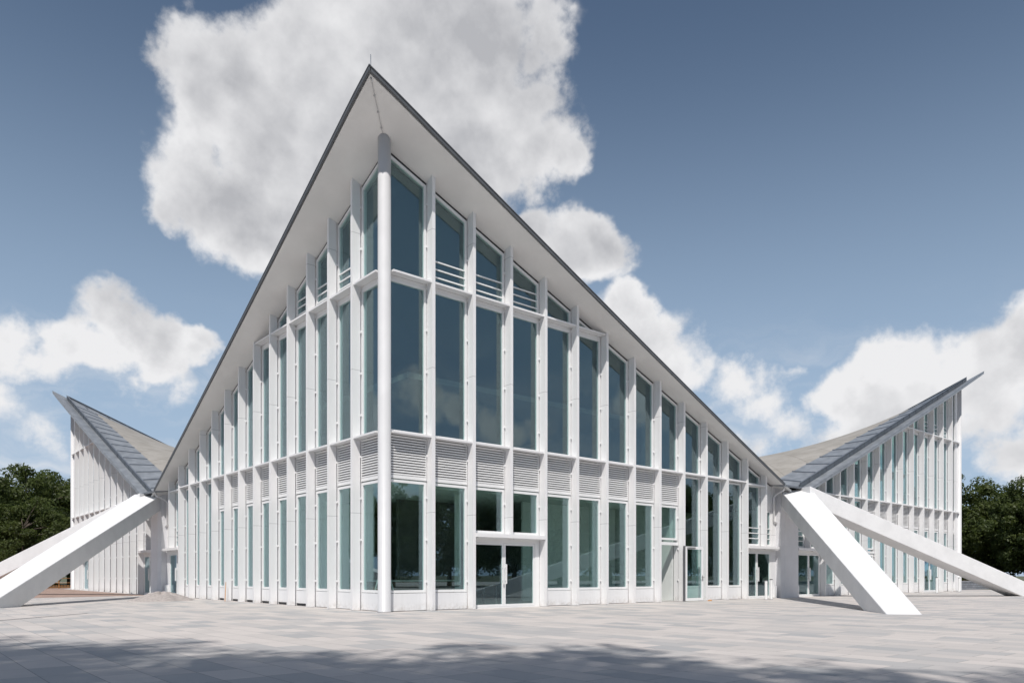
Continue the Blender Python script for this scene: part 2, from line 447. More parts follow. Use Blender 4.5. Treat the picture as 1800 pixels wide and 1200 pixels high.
for qn, M_ in QM.items():
    HI = H - .004
    mb = MB(M_); grid(mb, -OV + .05, HI, -OV + .05, HI, 40, 40, 0, .11)
    mb.build('roof_shell', SOFFIT, hall, smooth=False)
    mb = MB(M_); grid(mb, 1.5, HI - .9, 1.5, HI - .9, 36, 36, .15, .30)
    mb.build('roof_membrane', MEMB, hall)
    # zinc deck round the outer rim and along the valleys
    mb = MB(M_)
    ho = .132 if qn == 'near' else .142
    grid(mb, -OV + .02, HI, -OV + .02, .0, 40, 2, .112 if qn == 'near' else .112, ho)
    grid(mb, -OV + .02, .0, .0, HI, 2, 40, .112 if qn == 'near' else .112, ho)
    grid(mb, 0.0, HI, .0, 1.5, 40, 3, .145, .32)
    grid(mb, 0.0, 1.5, 1.5, HI, 3, 40, .145, .32)
    grid(mb, HI - .9, HI, 1.5, HI, 2, 40, .145, .25)
    grid(mb, 1.5, HI - .9, HI - .9, HI, 40, 2, .145, .25)
    mb.cur = 1
    # standing seams across the inner zinc strip
    for k in range(15):
        a = 1.0 + k * 1.55
        if a > HI - .3: break
        grid(mb, a, a + .05, .06, 1.49, 1, 3, .33, .375)
        if a > 1.55: grid(mb, .06, 1.49, a, a + .05, 3, 1, .33, .375)
    mb.build('zinc_deck', [ZINC, ZINCD], hall)
    # rim fascia, two steps
    mb = MB(M_)
    lo_, hi_ = (-.0, .10) if qn == 'near' else (-.06, .10)
    grid(mb, -OV, HI - 1.3, -OV - .035, -OV + .02, 30, 1, lo_, hi_)
    grid(mb, -OV - .035, -OV + .02, -OV - .035, HI - 1.3, 1, 30, lo_ - .002, hi_ + .002)
    mb.build('rim_fascia', TRIM if qn == 'near' else ZINC, hall)
    mb = MB(M_)
    grid(mb, -OV - .05, HI - 1.3, -OV - .06, -OV + .06, 30, 1, hi_ + .006, hi_ + .032)
    grid(mb, -OV - .05, -OV + .06, -OV + .06, HI - 1.3, 1, 30, hi_ + .006, hi_ + .033)
    mb.build('rim_cap', TRIM if qn == 'near' else ZINC, hall)
    # upstand above the glass line
    mb = MB(M_)
    grid(mb, -.12, HI - .95, -.19, -.12, 40, 1, .16, .43)
    grid(mb, -.19, -.12, -.19, HI - .95, 1, 40, .16, .432)
    for k in range(26):
        a = .6 + k * .9
        if a > HI - 1.2: break
        grid(mb, a, a + .03, -.215, -.19, 1, 1, .17, .42)
        grid(mb, -.215, -.19, a, a + .03, 1, 1, .17, .42)
    ups = mb.build('roof_upstand', ZINCM, hall)
    mb = MB(M_)
    grid(mb, -.10, HI - .93, -.23, -.09, 40, 1, .434, .46)
    grid(mb, -.23, -.09, -.09, HI - .93, 1, 40, .434, .46)
    mb.build('upstand_cap', ZINCD, ups)
mb = MB(); mb.tube([(-OV + .1, -OV + .1, zr(-OV, -OV) + .2), (-OV + .09, -OV + .09, zr(-OV, -OV) + .58)], .012, 6)
mb.build('lightning_rod', STEEL, hall)
mb = MB()
w = [(-OV + .1 + t * 1.15, -OV + .1 + t * 1.15, zr(-OV + .1 + t * 1.15, -OV + .1 + t * 1.15) - .02) for t in (0, .25, .5, .75, 1)]
mb.tube(w, .010, 6)
for q in w: mb.box(q[0] - .02, q[0] + .02, q[1] - .02, q[1] + .02, q[2] - .02, q[2] + .03)
mb.build('lightning_cable', STEEL, hall)

# ---- one half front: s runs along the wall from the corner, e inward from the fin fronts
FE0, FE1 = .34, .44
def fr(n): return .33 + P5 * n          # far edge of fin n
def fl(n): return .21 + P5 * n          # near edge of fin n
def top(s): return zr(s, .38) - .10
def clip(s0, s1, z0, z1):
    t0, t1 = top(s0), top(s1)
    if t0 <= z0 + .12: return None
    sl = (t1 - t0) / (s1 - s0)
    p = [(s0, z0)]
    if t1 > z0 + .02: p.append((s1, z0))
    else:
        p.append((s0 + (z0 - t0) / sl, z0)); p.append((s0, min(t0, z1))); return p
    if t1 >= z1: p += [(s1, z1), (s0, z1)]
    else:
        p.append((s1, t1))
        if t0 > z1: p += [(s0 + (z1 - t0) / sl, z1), (s0, z1)]
        else: p.append((s0, t0))
    return p
def window(M_, name, s0, s1, z0, z1, bars=(), fw=.085):
    p = clip(s0 + .004, s1 - .004, z0, z1)
    if p is None: return
    pc = [p[i] for i in range(len(p)) if math.dist(p[i], p[i - 1]) > .09]
    if len(pc) >= 3: p = pc
    q = inset(p, fw)
    ok = q is not None and area(q) > .03 and all((q[(i + 1) % len(q)][0] - q[i][0]) * (p[(i + 1) % len(p)][0] - p[i][0]) + (q[(i + 1) % len(q)][1] - q[i][1]) * (p[(i + 1) % len(p)][1] - p[i][1]) > 0 for i in range(len(p)))
    mb = MB(M_)
    if not ok:
        mb.prism(p, FE0, FE1); mb.build('window_infill', FRAME, hall); return
    mb.ring(p, q, FE0, FE1)
    wdw = mb.build(name, FRAME, hall)
    q2 = inset(p, fw - .01); mb = MB(M_); mb.prism(q2, .385, .405); mb.build('pane', GLASS, wdw)
    if bars:
        mb = MB(M_)
        for zb in bars:
            sr = min(s1 - fw, s0 + (zb + .03 - top(s0)) / ((top(s1) - top(s0)) / (s1 - s0)) - .1) if top(s1) < zb + .2 else s1 - fw
            mb.box(s0 + fw - .03, sr, .345, .380, zb - .02, zb + .02)
        mb.build('guard_rail', FRAME, wdw)
    return wdw
def box_part(M_, name, m, *b, parent=None):
    mb = MB(M_); mb.box(*b); return mb.build(name, m, parent or hall)

def louvre(M_, s0, s1):
    z0, z1 = 4.235, 5.60
    mb = MB(M_)
    p = [(s0 + .004, z0), (s1 - .004, z0), (s1 - .004, z1), (s0 + .004, z1)]
    q = [(s0 + .03, z0 + .11), (s1 - .03, z0 + .11), (s1 - .03, z1 - .06), (s0 + .03, z1 - .06)]
    mb.ring(p, q, FE0 - .02, FE1)
    n = 14
    for k in range(n):
        z = z0 + .125 + (z1 - z0 - .185) * k / n
        mb.hexa([(s0 + .03, .325, z), (s1 - .03, .325, z), (s1 - .03, .395, z + .02), (s0 + .03, .395, z + .02),
                 (s0 + .03, .325, z + .043), (s1 - .03, .325, z + .043), (s1 - .03, .385, z + .059), (s0 + .03, .385, z + .059)])
    o = mb.build('louvre_panel', FRAME, hall)
    box_part(M_, 'backing', LBACK, s0 + .02, s1 - .02, .41, .43, z0 + .05, z1 - .03, parent=o)

def door_pair(M_, s0, s1, zt=2.30, panel=.22):
    """glazed double door filling s0..s1 in the plane of the glass"""
    mb = MB(M_); m = (s0 + s1 - panel) / 2; se = s1 - panel
    mb.ring([(s0, .0), (s1, .0), (s1, 2.46), (s0, 2.46)], [(s0 + .05, .05), (se, .05), (se, zt), (s0 + .05, zt)], .30, .42)
    f = mb.build('door_frame', FRAME, hall)
    for a, b in ((s0 + .055, m - .005), (m + .005, se - .005)):
        mb = MB(M_)
        p = [(a, .055), (b, .055), (b, zt - .005), (a, zt - .005)]; q = inset(p, .075)
        mb.ring(p, q, .315, .375)
        d = mb.build('door', FRAME, hall)
        mb = MB(M_); mb.prism(inset(p, .065), .335, .352); mb.build('pane', GLASS, d)
        mb = MB(M_)
        hs_ = b - .055 if a < m - .1 and b < m else a + .055
        mb.box(hs_ - .022, hs_ + .022, .235, .265, .85, 1.55); mb.box(hs_ - .014, hs_ + .014, .265, .314, .95, .98); mb.box(hs_ - .014, hs_ + .014, .265, .314, 1.42, 1.45)
        mb.build('handle', FRAME, d)
    return f
def canopy(M_, s0, s1, z=2.465):
    mb = MB(M_); mb.box(s0, s1, -.03, .335, z, z + .13)
    c_ = mb.build('canopy', WHITE, hall)
    m = (s0 + s1) / 2
    for a, b in ((s0 + .12, m - .15), (m + .15, s1 - .12)):
        box_part(M_, 'canopy_light', FRAME, a, b, .03, .12, z - .035, z - .002, parent=c_)

def half_front(M_, side, door34, door9, recess):
    last = 13
    short = {13: 2.60}
    if door34: short[3] = 2.60
    # fins
    for n in range(1, last + 1):
        z0 = short.get(n, .01)
        mb = MB(M_); a, b = fl(n), fr(n)
        mb.hexa([(a, 0, z0), (b, 0, z0), (b, .29, z0), (a, .29, z0), (a, 0, zr(a, 0) + .02), (b, 0, zr(b, 0) + .02), (b, .29, zr(b, .29) + .02), (a, .29, zr(a, .29) + .02)])
        z = .95
        while z < zr(a, .3) - .5:
            if z > z0 + .1: mb.box(a - .025, a + .045, .291, .338, z - .035, z + .035); mb.box(b - .045, b + .025, .291, .338, z - .035, z + .035)
            z += 1.37
        mb.build('fin', WHITE, hall)
        mb = MB(M_); a2, b2 = a + .006, b - .006
        mb.hexa([(a2, .35, z0), (b2, .35, z0), (b2, .54, z0), (a2, .54, z0),
                 (a2, .35, zr(a2, .35) - .02), (b2, .35, zr(b2, .35) - .02), (b2, .54, zr(b2, .54) - .02), (a2, .54, zr(a2, .54) - .02)])
        mb.build('mullion', WHITE, hall)
    for n in range(1, 15):
        s0 = fr(n - 1) if n > 1 else .44
        s1 = fl(n) if n < 14 else 22.92
        doors = (door34 and n in (3, 4)) or n in (13, 14)
        # plinth and ground floor window
        zg1 = 4.20 if n <= 9 else 5.60
        if n == 14: zg1 = 4.42
        if doors:
            window(M_, 'ground_window', s0, s1, 2.62, zg1, bars=(2.98, 3.24, 3.50) if n >= 13 else ())
        elif n == 9 and door9:
            window(M_, 'ground_window', s0, s1, 2.70, zg1)
            box_part(M_, 'transom', FRAME, s0 + .004, s1 - .004, .30, .42, 2.47, 2.60)
        else:
            zb = .10 if (recess and 4 <= n <= 9) else .02
            box_part(M_, 'plinth_panel', PLINTH, s0 + .01, s1 - .01, .33, .43, zb, .575)
            if zb > .05: box_part(M_, 'plinth_gap', DARK, s0 + .01, s1 - .01, .36, .43, .005, .095)
            window(M_, 'ground_window', s0, s1, .59, zg1)
        if n <= 9: louvre(M_, s0, s1)
        # lower ledge and the window above it
        if n <= 12 and top(s0) > 5.9:
            box_part(M_, 'ledge', WHITE, s0 + .002, s1 - .002, .035, .338, 5.625, 5.685)
        if n == 13:
            box_part(M_, 'ledge', WHITE, s0 + .002, s1 - .002, .035, .338, 5.54, 5.60)
        if n == 14:
            p = clip(s0 + .004, s1 - .004, 4.43, 9)
            if p: mb = MB(M_); mb.prism(p, FE0, FE1); mb.build('window_infill', FRAME, hall)
        else:
            window(M_, 'upper_window', s0, s1, 5.69 if n < 13 else 5.62, 10.56 if n < 7 else 30)
        if n <= 7 and top(s0) > 10.75:
            mb = MB(M_); sl = .40
            e1 = .338
            s1c = min(s1 - .002, (14.85 - 10.75) / .403) if n >= 6 else s1 - .002
            mb.box(s0 + .002, s1c, .035, e1, 10.66, 10.72)
            mb.build('ledge', WHITE, hall)
            p = clip(s0 + .004, s1 - .004, 10.565, 10.655) if n < 7 else None
            if p: mb = MB(M_); mb.prism(p, FE0, FE1); mb.build('transom', FRAME, hall)
            if n < 7: window(M_, 'top_window', s0, s1, 10.725, 30, bars=(11.02, 11.28, 11.54) if 2 <= n <= 4 else ())
        elif n > 7 or top(s0) <= 10.75:
            pass
    # dark joint under the soffit and side panels next to the pier
    mb = MB(M_)
    mb.hexa([(.44, .37, zr(.44, .37) - .115), (22.9, .37, zr(22.9, .37) - .115), (22.9, .43, zr(22.9, .43) - .115), (.44, .43, zr(.44, .43) - .115),
             (.44, .37, zr(.44, .37) + .01), (22.9, .37, zr(22.9, .37) + .01), (22.9, .43, zr(22.9, .43) + .01), (.44, .43, zr(.44, .43) + .01)])
    mb.build('soffit_joint', DARK, hall)
    mb = MB(M_); a, b = 22.925, 23.35
    mb.hexa([(a, .30, .01), (b, .30, .01), (b, .5, .01), (a, .5, .01), (a, .30, zr(a, .3) + .02), (b, .30, zr(b, .3) + .02), (b, .5, zr(b, .5) + .02), (a, .5, zr(a, .5) + .02)])
    mb.build('side_panel', WHITE, hall)
    if door34:
        door_pair(M_, fr(2) + .02, fl(4) - .005); canopy(M_, fr(2) + .005, fl(4) - .003)
    door_pair(M_, fr(12) + .02, 22.92, panel=.12); canopy(M_, fr(12) + .005, 23.2)
    mb = MB(M_); mb.box(22.93, 23.12, .12, .298, .01, .62); mb.build('door_sensor_box', WHITE, hall)
    mb = MB(M_)
    mb.tube([(22.95, -.35, zr(22.95, -.35) - .02), (22.95, -.35, 5.42), (23.02, .1, 5.25), (23.02, .24, 5.1), (23.02, .24, 3.9), (23.3, .24, 3.8)], .045, 8)
    mb.build('downpipe', WHITE, hall, smooth=True)

FR = lambda s, e, z: (s, e, z)
FL = lambda s, e, z: (e, s, z)
GR = lambda s, e, z: (E0 - s, e, z)
GL = lambda s, e, z: (e, E0 - s, z)
half_front(FR, 'near_right', True, True, False)
half_front(FL, 'near_left', False, False, True)
half_front(GR, 'far_right', True, True, False)
half_front(GL, 'far_left', True, False, True)

# open leaf of the single door in the near right front, swung outward
def leaf(name, M_, s0, s1, zt, parent):
    mb = MB(M_); p = [(s0, .03), (s1, .03), (s1, zt), (s0, zt)]; q = inset(p, .12)
    mb.ring(p, q, -.035, .035)
    d = mb.build(name, FRAME, parent)
    mb = MB(M_); mb.prism(inset(p, .105), -.01, .01); mb.build('pane', GLASS, d)
    mb = MB(M_); mb.box(s1 - .09, s1 - .03, -.10, -.036, 1.05, 1.08); mb.box(s1 - .20, s1 - .03, -.12, -.10, 1.05, 1.08); mb.box(s1 - .085, s1 - .035, -.042, -.036, .92, 1.15)
    mb.build('handle', STEEL, d)
    mb = MB(M_); mb.box(s0 + .08, s0 + .62, -.09, -.036, zt - .10, zt - .03); mb.build('door_closer', STEEL, d)
    return d
hx, hy = fl(9) - .03, -.02
ang = R(-3)
def LEAFM(s, e, z): return (hx + s * math.cos(ang) - e * math.sin(ang), hy - .06 + s * math.sin(ang) + e * math.cos(ang), z)
leaf('door', LEAFM, 0, 1.22, 2.42, hall)
mb = MB(); mb.box(hx - .05, hx - .01, -.12, -.02, .03, 2.44); mb.build('door_jamb', DGREY, hall)
# the same door in the far right front, shut
mb = MB(GR)
leaf('door', lambda s, e, z: (E0 - fl(9) + .06 + s, .36 + e, z), 0, 1.4, 2.42, hall)

# corner columns: rounded full-height posts
for M_, k in ((QM['near'], 0), (QM['right'], 1), (QM['left'], 2)):
    mb = MB(M_); n = 28; r = .205; c0 = .222
    ring0 = [(c0 + r * math.cos(6.28318 * i / n), c0 + r * math.sin(6.28318 * i / n)) for i in range(n)]
    base = [(c0 + 1.06 * (x - c0), c0 + 1.06 * (y - c0), .0) for x, y in ring0]
    lev = [base, [(x, y, .04) for x, y, _ in base], [(x, y, .05) for x, y in ring0], [(x, y, zr(x, y) + .03) for x, y in ring0]]
    vs = [q for l in lev for q in l]
    fs = [(i * n + k2, i * n + (k2 + 1) % n, (i + 1) * n + (k2 + 1) % n, (i + 1) * n + k2) for i in range(3) for k2 in range(n)] + [tuple(range(n))[::-1], tuple(3 * n + i for i in range(n))]
    mb.add(vs, fs)
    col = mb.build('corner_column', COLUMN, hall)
    for p in col.data.polygons:
        if len(p.vertices) == 4: p.use_smooth = True
    # corner mullion behind the column
    mb = MB(M_)
    mb.hexa([(.435, .435, .01), (.56, .435, .01), (.56, .56, .01), (.435, .56, .01)] + [(x, y, zr(x, y) - .02) for x, y in ((.435, .435), (.56, .435), (.56, .56), (.435, .56))])
    mb.build('corner_mullion', WHITE, hall)
    mb = MB(M_); z = .95
    while z < 14:
        mb.tube([(.30, .30, z), (.45, .45, z)], .03, 8); z += 1.37
    mb.build('column_bracket', WHITE, col)

# piers at the two low points in view and the pairs of buttresses
SW = lambda f_: (lambda x, y, z: f_(y, x, z))
idm = lambda x, y, z: (x, y, z)
mirx = lambda x, y, z: (E0 - x, y, z)
for f_ in (idm, SW(idm)):
    mb = MB(f_)
    q = [(23.30, .55), (23.30, .02), (23.48, -.14), (24.77, -.14), (24.95, .02), (24.95, .55)]
    n = len(q)
    mb.add([(x, y, .0) for x, y in q] + [(x, y, zr(min(x, E0 - x), y) + .05) for x, y in q],
           [tuple(range(n))[::-1], tuple(range(n, 2 * n))] + [(i, (i + 1) % n, n + (i + 1) % n, n + i) for i in range(n)])
    mb.build('pier', PIER, hall)
def buttress(f_, x0, y0, x1, y1, z0, w0, w1, th, end=1.14):
    """slanting strut from the low point of the roof down into the paving"""
    c0 = Vector((x0, y0, 0)); c1 = Vector((x1, y1, 0)); ax = (c1 - c0).normalized(); pp = Vector((ax.y, -ax.x, 0))
    def sec(t):
        c_ = c0.lerp(c1, t); w_ = (w0 + (w1 - w0) * t) / 2; z = z0 * (1 - t)
        a = c_ + pp * w_; b = c_ - pp * w_
        return [(a.x, a.y, z - th), (b.x, b.y, z - th), (b.x, b.y, z), (a.x, a.y, z)]
    mb = MB(f_)
    ts = [-.03, 0, .25, .5, .75, end]
    vs = [q for t in ts for q in sec(t)]; fs = [(0, 1, 2, 3), tuple(4 * (len(ts) - 1) + i for i in (3, 2, 1, 0))]
    for i in range(len(ts) - 1):
        for k in range(4): fs.append((4 * i + k, 4 * i + (k + 1) % 4, 4 * i + 4 + (k + 1) % 4, 4 * i + 4 + k))
    mb.add(vs, fs)
    mb.build('buttress', RENDER, hall, bevel=.03)
buttress(idm, 23.77, -.63, 11.25, -10.86, 5.39, 1.52, .98, .78)
buttress(idm, 24.41, -1.0, 38.6, -7.6, 5.44, 1.15, 1.05, .88)
buttress(SW(idm), 23.69, -.71, 10.84, -9.58, 5.42, 1.43, .94, .83, .935)
buttress(SW(idm), 24.34, -.73, 36.8, -8.7, 5.42, 1.2, 1.08, .85)

# zinc hood over the low point, draining forward between the buttress heads
for f_ in (idm, SW(idm)):
    mb = MB(f_)
    tp = [(22.65, -.66, 5.62), (23.4, -.70, 5.61), (24.125, -.72, 5.61), (24.85, -.70, 5.61), (25.6, -.66, 5.62), (25.2, .9, 5.86), (24.125, 1.1, 5.92), (23.05, .9, 5.86)]
    n = len(tp)
    mb.add([(x, y, z) for x, y, z in tp] + [(x, y, z - .07) for x, y, z in tp],
           [(0, 1, 7), (1, 2, 6, 7), (2, 3, 5, 6), (3, 4, 5), (8, 15, 9), (9, 15, 14, 10), (10, 14, 13, 11), (11, 13, 12)] + [(i, i + 8, (i + 1) % 8 + 8, (i + 1) % 8) for i in range(8)])
    mb.cur = 1
    mb.tube([(22.65, -.68, 5.62), (23.4, -.72, 5.61), (24.125, -.74, 5.61), (24.85, -.72, 5.61), (25.6, -.68, 5.62)], .03, 6)
    mb.tube([(24.125, -.72, 5.62), (24.125, 1.1, 5.93)], .03, 6)
    mb.build('gutter_hood', [ZINC, ZINCD], hall)

# rear fronts, plain, seen only through the hall
mb = MB()
for n in range(0, 29):
    s = .27 + P5 * n
    z = zr(min(s, E0 - s), 0) - .02
    mb.box(s - .06, s + .06, E0 - .8, E0 - .05, .02, z); mb.box(E0 - .8, E0 - .05, s - .06, s + .06, .02, z)
mb.build('rear_fins', WHITE, hall)
mb = MB()
for o_ in (0, 1):
    for a, b in ((.3, H), (H, E0 - .3)):
        za, zb = zr(min(a, E0 - a), 0) - .05, zr(min(b, E0 - b), 0) - .05
        q = [(a, E0 - .42, .02), (b, E0 - .42, .02), (b, E0 - .40, .02), (a, E0 - .40, .02), (a, E0 - .42, za), (b, E0 - .42, zb), (b, E0 - .40, zb), (a, E0 - .40, za)]
        if o_: q = [(y, x, z) for x, y, z in q]
        mb.hexa(q)
mb.build('rear_glazing', GLASS, hall)

# interior: floor, upper floors of the corner rooms, partitions, stair
mb = MB(); mb.box(.5, E0 - .5, .5, E0 - .5, .006, .035); mb.build('interior_floor', INFLOOR, hall)
for qn in ('near', 'right', 'left'):
    M_ = QM[qn]
    mb = MB(M_); mb.box(.62, 15.25, .62, 15.25, 4.30, 5.50); fl_ = mb.build('upper_floor', INWALL, hall)
    mb = MB(M_); mb.box(15.16, 15.27, .60, 15.0, .04, 4.29); mb.box(1.0, 15.27, 15.16, 15.27, .04, 4.29)
    mb.build('partition', INWALL, hall)
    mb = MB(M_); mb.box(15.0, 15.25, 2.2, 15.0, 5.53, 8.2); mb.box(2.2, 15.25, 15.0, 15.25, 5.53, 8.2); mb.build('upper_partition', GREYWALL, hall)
    mb = MB(M_); mb.box(.7, 15.2, .7, 15.2, 5.503, 5.52); mb.build('floor_darkener', FLOORDARK, hall)  # thin dark sheet added over the floor to deepen the upper panes
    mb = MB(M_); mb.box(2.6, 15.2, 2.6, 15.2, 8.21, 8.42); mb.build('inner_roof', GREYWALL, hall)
    mb = MB(M_); mb.box(9.2, 15.1, 3.9, 4.0, .04, 4.29); mb.build('room_wall', INLIGHT, hall); mb = MB(M_); mb.box(3.9, 4.0, 7.6, 15.1, .04, 4.29); mb.build('room_wall', INLIGHT, hall)
    mb = MB(M_); mb.box(4.6, 7.5, 6.4, 6.6, .04, 4.29); mb.build('dark_partition', GREYWALL, hall)
    mb = MB(M_); mb.box(19.5, H - .01, 5.0, 5.2, .04, 4.6); mb.build('door_view_blocker', GREYWALL, hall)  # wall added so the doors beside the pier look dark
    mb = MB(lambda a, b, z, f=M_: f(b, a, z)); mb.box(19.5, H - .01, 5.0, 5.2, .04, 4.6); mb.build('door_view_blocker', GREYWALL, hall)  # its twin for the adjoining front, added likewise to darken the doors
    mb = MB(M_); grid(mb, .58, H - .1, .58, H - .1, 20, 20, -.12, -.05); mb.build('ceiling_darkener', CEILDARK, hall)  # dark sheet added under the soffit so the upper panes look deep
for x, y in ((2.6, 5.2), (5.4, 3.4), (3.4, 5.6), (8.6, 2.5), (2.5, 8.6), (12.0, 2.5), (2.5, 12.0)):
    mb = MB(); mb.tube([(x, y, .036), (x, y, 4.299)], .13, 16); mb.build('interior_column', INLIGHT, hall, smooth=False)
for k in range(4):
    mb = MB(); mb.box(3.2 + k * 2.6, 4.6 + k * 2.6, 1.9, 2.05, 4.24, 4.298); mb.build('ceiling_lamp', FRAME, hall)

# ------------------------------------------------------------------ things inside the glass
def counter(loc, rz):
    t = empty('reception_counter', loc, rz)
    tag(t, 'long dark counter with pale top inside the ground floor corner room', 'counter')
    mb = MB(); mb.box(-1.8, 1.8, -.35, .35, .0, .88); mb.build('counter_body', TABLE, t, bevel=.02)
    mb = MB(); mb.box(-1.86, 1.86, -.42, .42, .885, .93); mb.build('counter_top', FRAME, t)
counter((3.9, 4.4, .036), 0)
def table(loc, rz):
    t = empty('table', loc, rz)
    tag(t, 'brown table standing behind the double glass door', 'table')
    mb = MB(); mb.box(-.9, .9, -.4, .4, .70, .74); mb.build('tabletop', TABLE, t)
    for x in (-.82, .82):
        for y in (-.34, .34):
            mb = MB(); mb.box(x - .03, x + .03, y - .03, y + .03, 0, .699); mb.build('leg', DGREY, t)
table((5.6, 2.6, .036), .1)
def stepladder(loc, rz):
    t = empty('stepladder', loc, rz)
    tag(t, 'white stepladder standing open behind the corner window', 'ladder')
    for sgn, nm in ((-1, 'rear_frame'), (1, 'front_frame')):
        mb = MB()
        for x in (-.25, .25):
            mb.tube([(x, sgn * .42, 0), (x * .75, sgn * .04, 1.35)], .025, 6)
        for k in range(5 if sgn > 0 else 2):
            f_ = (k + .7) / 5.4 if sgn > 0 else (k + .8) / 2.6
            mb.box(-.24 + .06 * f_, .24 - .06 * f_, sgn * (.42 - .38 * f_) - .05, sgn * (.42 - .38 * f_) + .03, 1.35 * f_ - .015, 1.35 * f_ + .015)
        mb.build(nm, FRAME, t)
    mb = MB(); mb.box(-.2, .2, -.12, .12, 1.34, 1.38); mb.build('platform', FRAME, t)
stepladder((1.1, 1.7, .036), .7)
def armchair(loc, rz):
    t = empty('armchair', loc, rz)
    tag(t, 'red armchair behind the window beside the open glass door', 'chair')
    mb = MB(); mb.box(-.4, .4, -.4, .4, .18, .46); mb.build('seat', RED, t, bevel=.04)
    mb = MB(); mb.box(-.4, .4, .25, .42, .465, 1.15); mb.build('backrest', RED, t, bevel=.04)
    for x in (-.33, .33):
        for y in (-.33, .33):
            mb = MB(); mb.box(x - .03, x + .03, y - .03, y + .03, 0, .179); mb.build('leg', DGREY, t)
armchair((19.2, 2.6, .036), .4)

# ------------------------------------------------------------------ small things on the plaza
def post(loc, h, label):
    t = empty('door_button_post', loc)
    tag(t, label, 'post', 'white push button posts by the doors')
    mb = MB(); n = 14
    mb.tube([(0, 0, 0), (0, 0, h)], .065, n); mb.build('shaft', FRAME, t, smooth=False)
    mb = MB(); mb.tube([(0, 0, h + .001), (0, 0, h + .045)], .07, n); mb.build('cap', DGREY, t)
    mb = MB(); mb.tube([(0, 0, 0.001), (0, 0, .02)], .10, n); mb.build('foot', STEEL, t)
post((20.3, -.95, 0), .88, 'slim white post left of the pair in front of the double door beside the pier')
post((20.75, -.95, 0), .93, 'slim white post right of the pair in front of the double door beside the pier')
post((45.3, -.75, 0), .95, 'slim white post beside the far right corner column')
post((40.7, -1.0, 0), .98, 'slim white post in front of the far right double door')
rng = random.Random(5)
def heap(loc):
    mb = MB(); n = 44; rings = 12; vs = [(0, 0, .37)]; fs = []
    for i in range(1, rings + 1):
        r = i / rings
        for k in range(n):
            a = 6.28318 * k / n
            rr = 1.35 * r * (1 + .10 * math.sin(3 * a + 1) + .06 * math.sin(7 * a))
            z = .37 * max(0, (1 - r ** 1.5)) * (1 + .18 * math.sin(5 * a + 4 * r)) + rng.uniform(-.012, .012) * (r < 1)
            vs.append((rr * math.cos(a) * 1.05, rr * math.sin(a) * .9, max(z, -.005) if r < 1 else -.02))
    for k in range(n): fs.append((0, 1 + k, 1 + (k + 1) % n))
    for i in range(rings - 1):
        for k in range(n):
            a, b = 1 + i * n, 1 + (i + 1) * n
            fs.append((a + k, b + k, b + (k + 1) % n, a + (k + 1) % n))
    mb.add(vs, fs); o = mb.build('sand_heap', SAND, smooth=True); o.location = loc
    tag(o, 'low heap of grey brown sand on the paving before the left doors', 'sand heap')
heap((-2.0, 16.0, 0))
mb = MB(); mb.tube([(0, 0, 0), (.06, .05, .85)], .018, 6, .014)
o = mb.build('wooden_stake', WOOD); o.location = (-.07, 13.35, 0); tag(o, 'thin orange stake leaning against a fin of the left front', 'stake')
mb = MB(); mb.add([(-.12, -.05, 0), (.12, -.05, 0), (.12, .05, 0), (-.12, .05, 0), (.12, -.05, .06), (.12, .05, .06)], [(0, 3, 2, 1), (0, 1, 4), (2, 3, 5), (1, 2, 5, 4), (0, 4, 5, 3)])
o = mb.build('door_wedge', WOOD); o.location = (16.65, -.32, 0); tag(o, 'orange wooden wedge at the foot of the open glass door', 'wedge')
mb = MB(); mb.hexa([(-9.9, 2.35, .003), (-7.0, 5.4, .003), (-7.04, 5.44, .003), (-9.94, 2.39, .003), (-9.9, 2.35, .007), (-7.0, 5.4, .007), (-7.04, 5.44, .007), (-9.94, 2.39, .007)])
o = mb.build('slot_drain', DGREY); tag(o, 'thin dark drain slot in the paving at the left edge', 'drain')

# orange construction fence beyond the left end
def fence():
    t = empty('site_fence', (-5.5, 49.5, 0), math.atan2(5.5, 7.5))
    tag(t, 'low orange construction fence beyond the far left corner', 'fence')
    L = 9.3
    for k in range(5):
        mb = MB(); x = k * L / 4; mb.box(x - .03, x + .03, -.03, .03, 0, .95); mb.build('post', WOOD, t)
    mb = MB()
    for z in (.12, .5, .88): mb.box(-.03, L, -.055, -.032, z - .03, z + .03)
    mb.build('rail', WOOD, t)
    mb = MB(); k = 0.1
    while k < L: mb.box(k, k + .035, -.075, -.056, .06, .32); k += .16
    mb.build('slats', WOOD, t)
fence()
# low stone wall and shrubs beyond the right end
def stonewall():
    m, n, b = mat('blue_grey_block_wall')
    p = n.n('ShaderNodeTexCoord').outputs['Object']
    br = n.n('ShaderNodeTexBrick', inp={'Vector': p, 'Scale': 1.0, 'Mortar Size': .012, 'Brick Width': .42, 'Row Height': .17,
                                        'Color1': (.22, .235, .26, 1), 'Color2': (.15, .165, .19, 1), 'Mortar': (.07, .07, .08, 1)})
    sp = n.n('ShaderNodeSeparateXYZ', inp={0: p}); cb = n.n('ShaderNodeCombineXYZ', inp={0: sp.outputs[0], 1: sp.outputs[2]})
    n.link(cb.outputs[0], br.inputs['Vector']); n.link(br.outputs[0], b.inputs['Base Color']); b.inputs['Roughness'].default_value = .85
    t = empty('low_wall', (48.9, 2.2, 0), math.atan2(-1.0, 8.2))
    tag(t, 'low blue grey block wall beyond the far right corner', 'wall')
    mb = MB(); mb.box(0, 8.6, 0, .35, 0, .62); mb.build('wall_body', m, t)
    mb = MB(); mb.box(-.03, 8.63, -.03, .38, .621, .70); mb.build('coping', plain('wall_coping', (.25, .26, .28), .8), t)
stonewall()

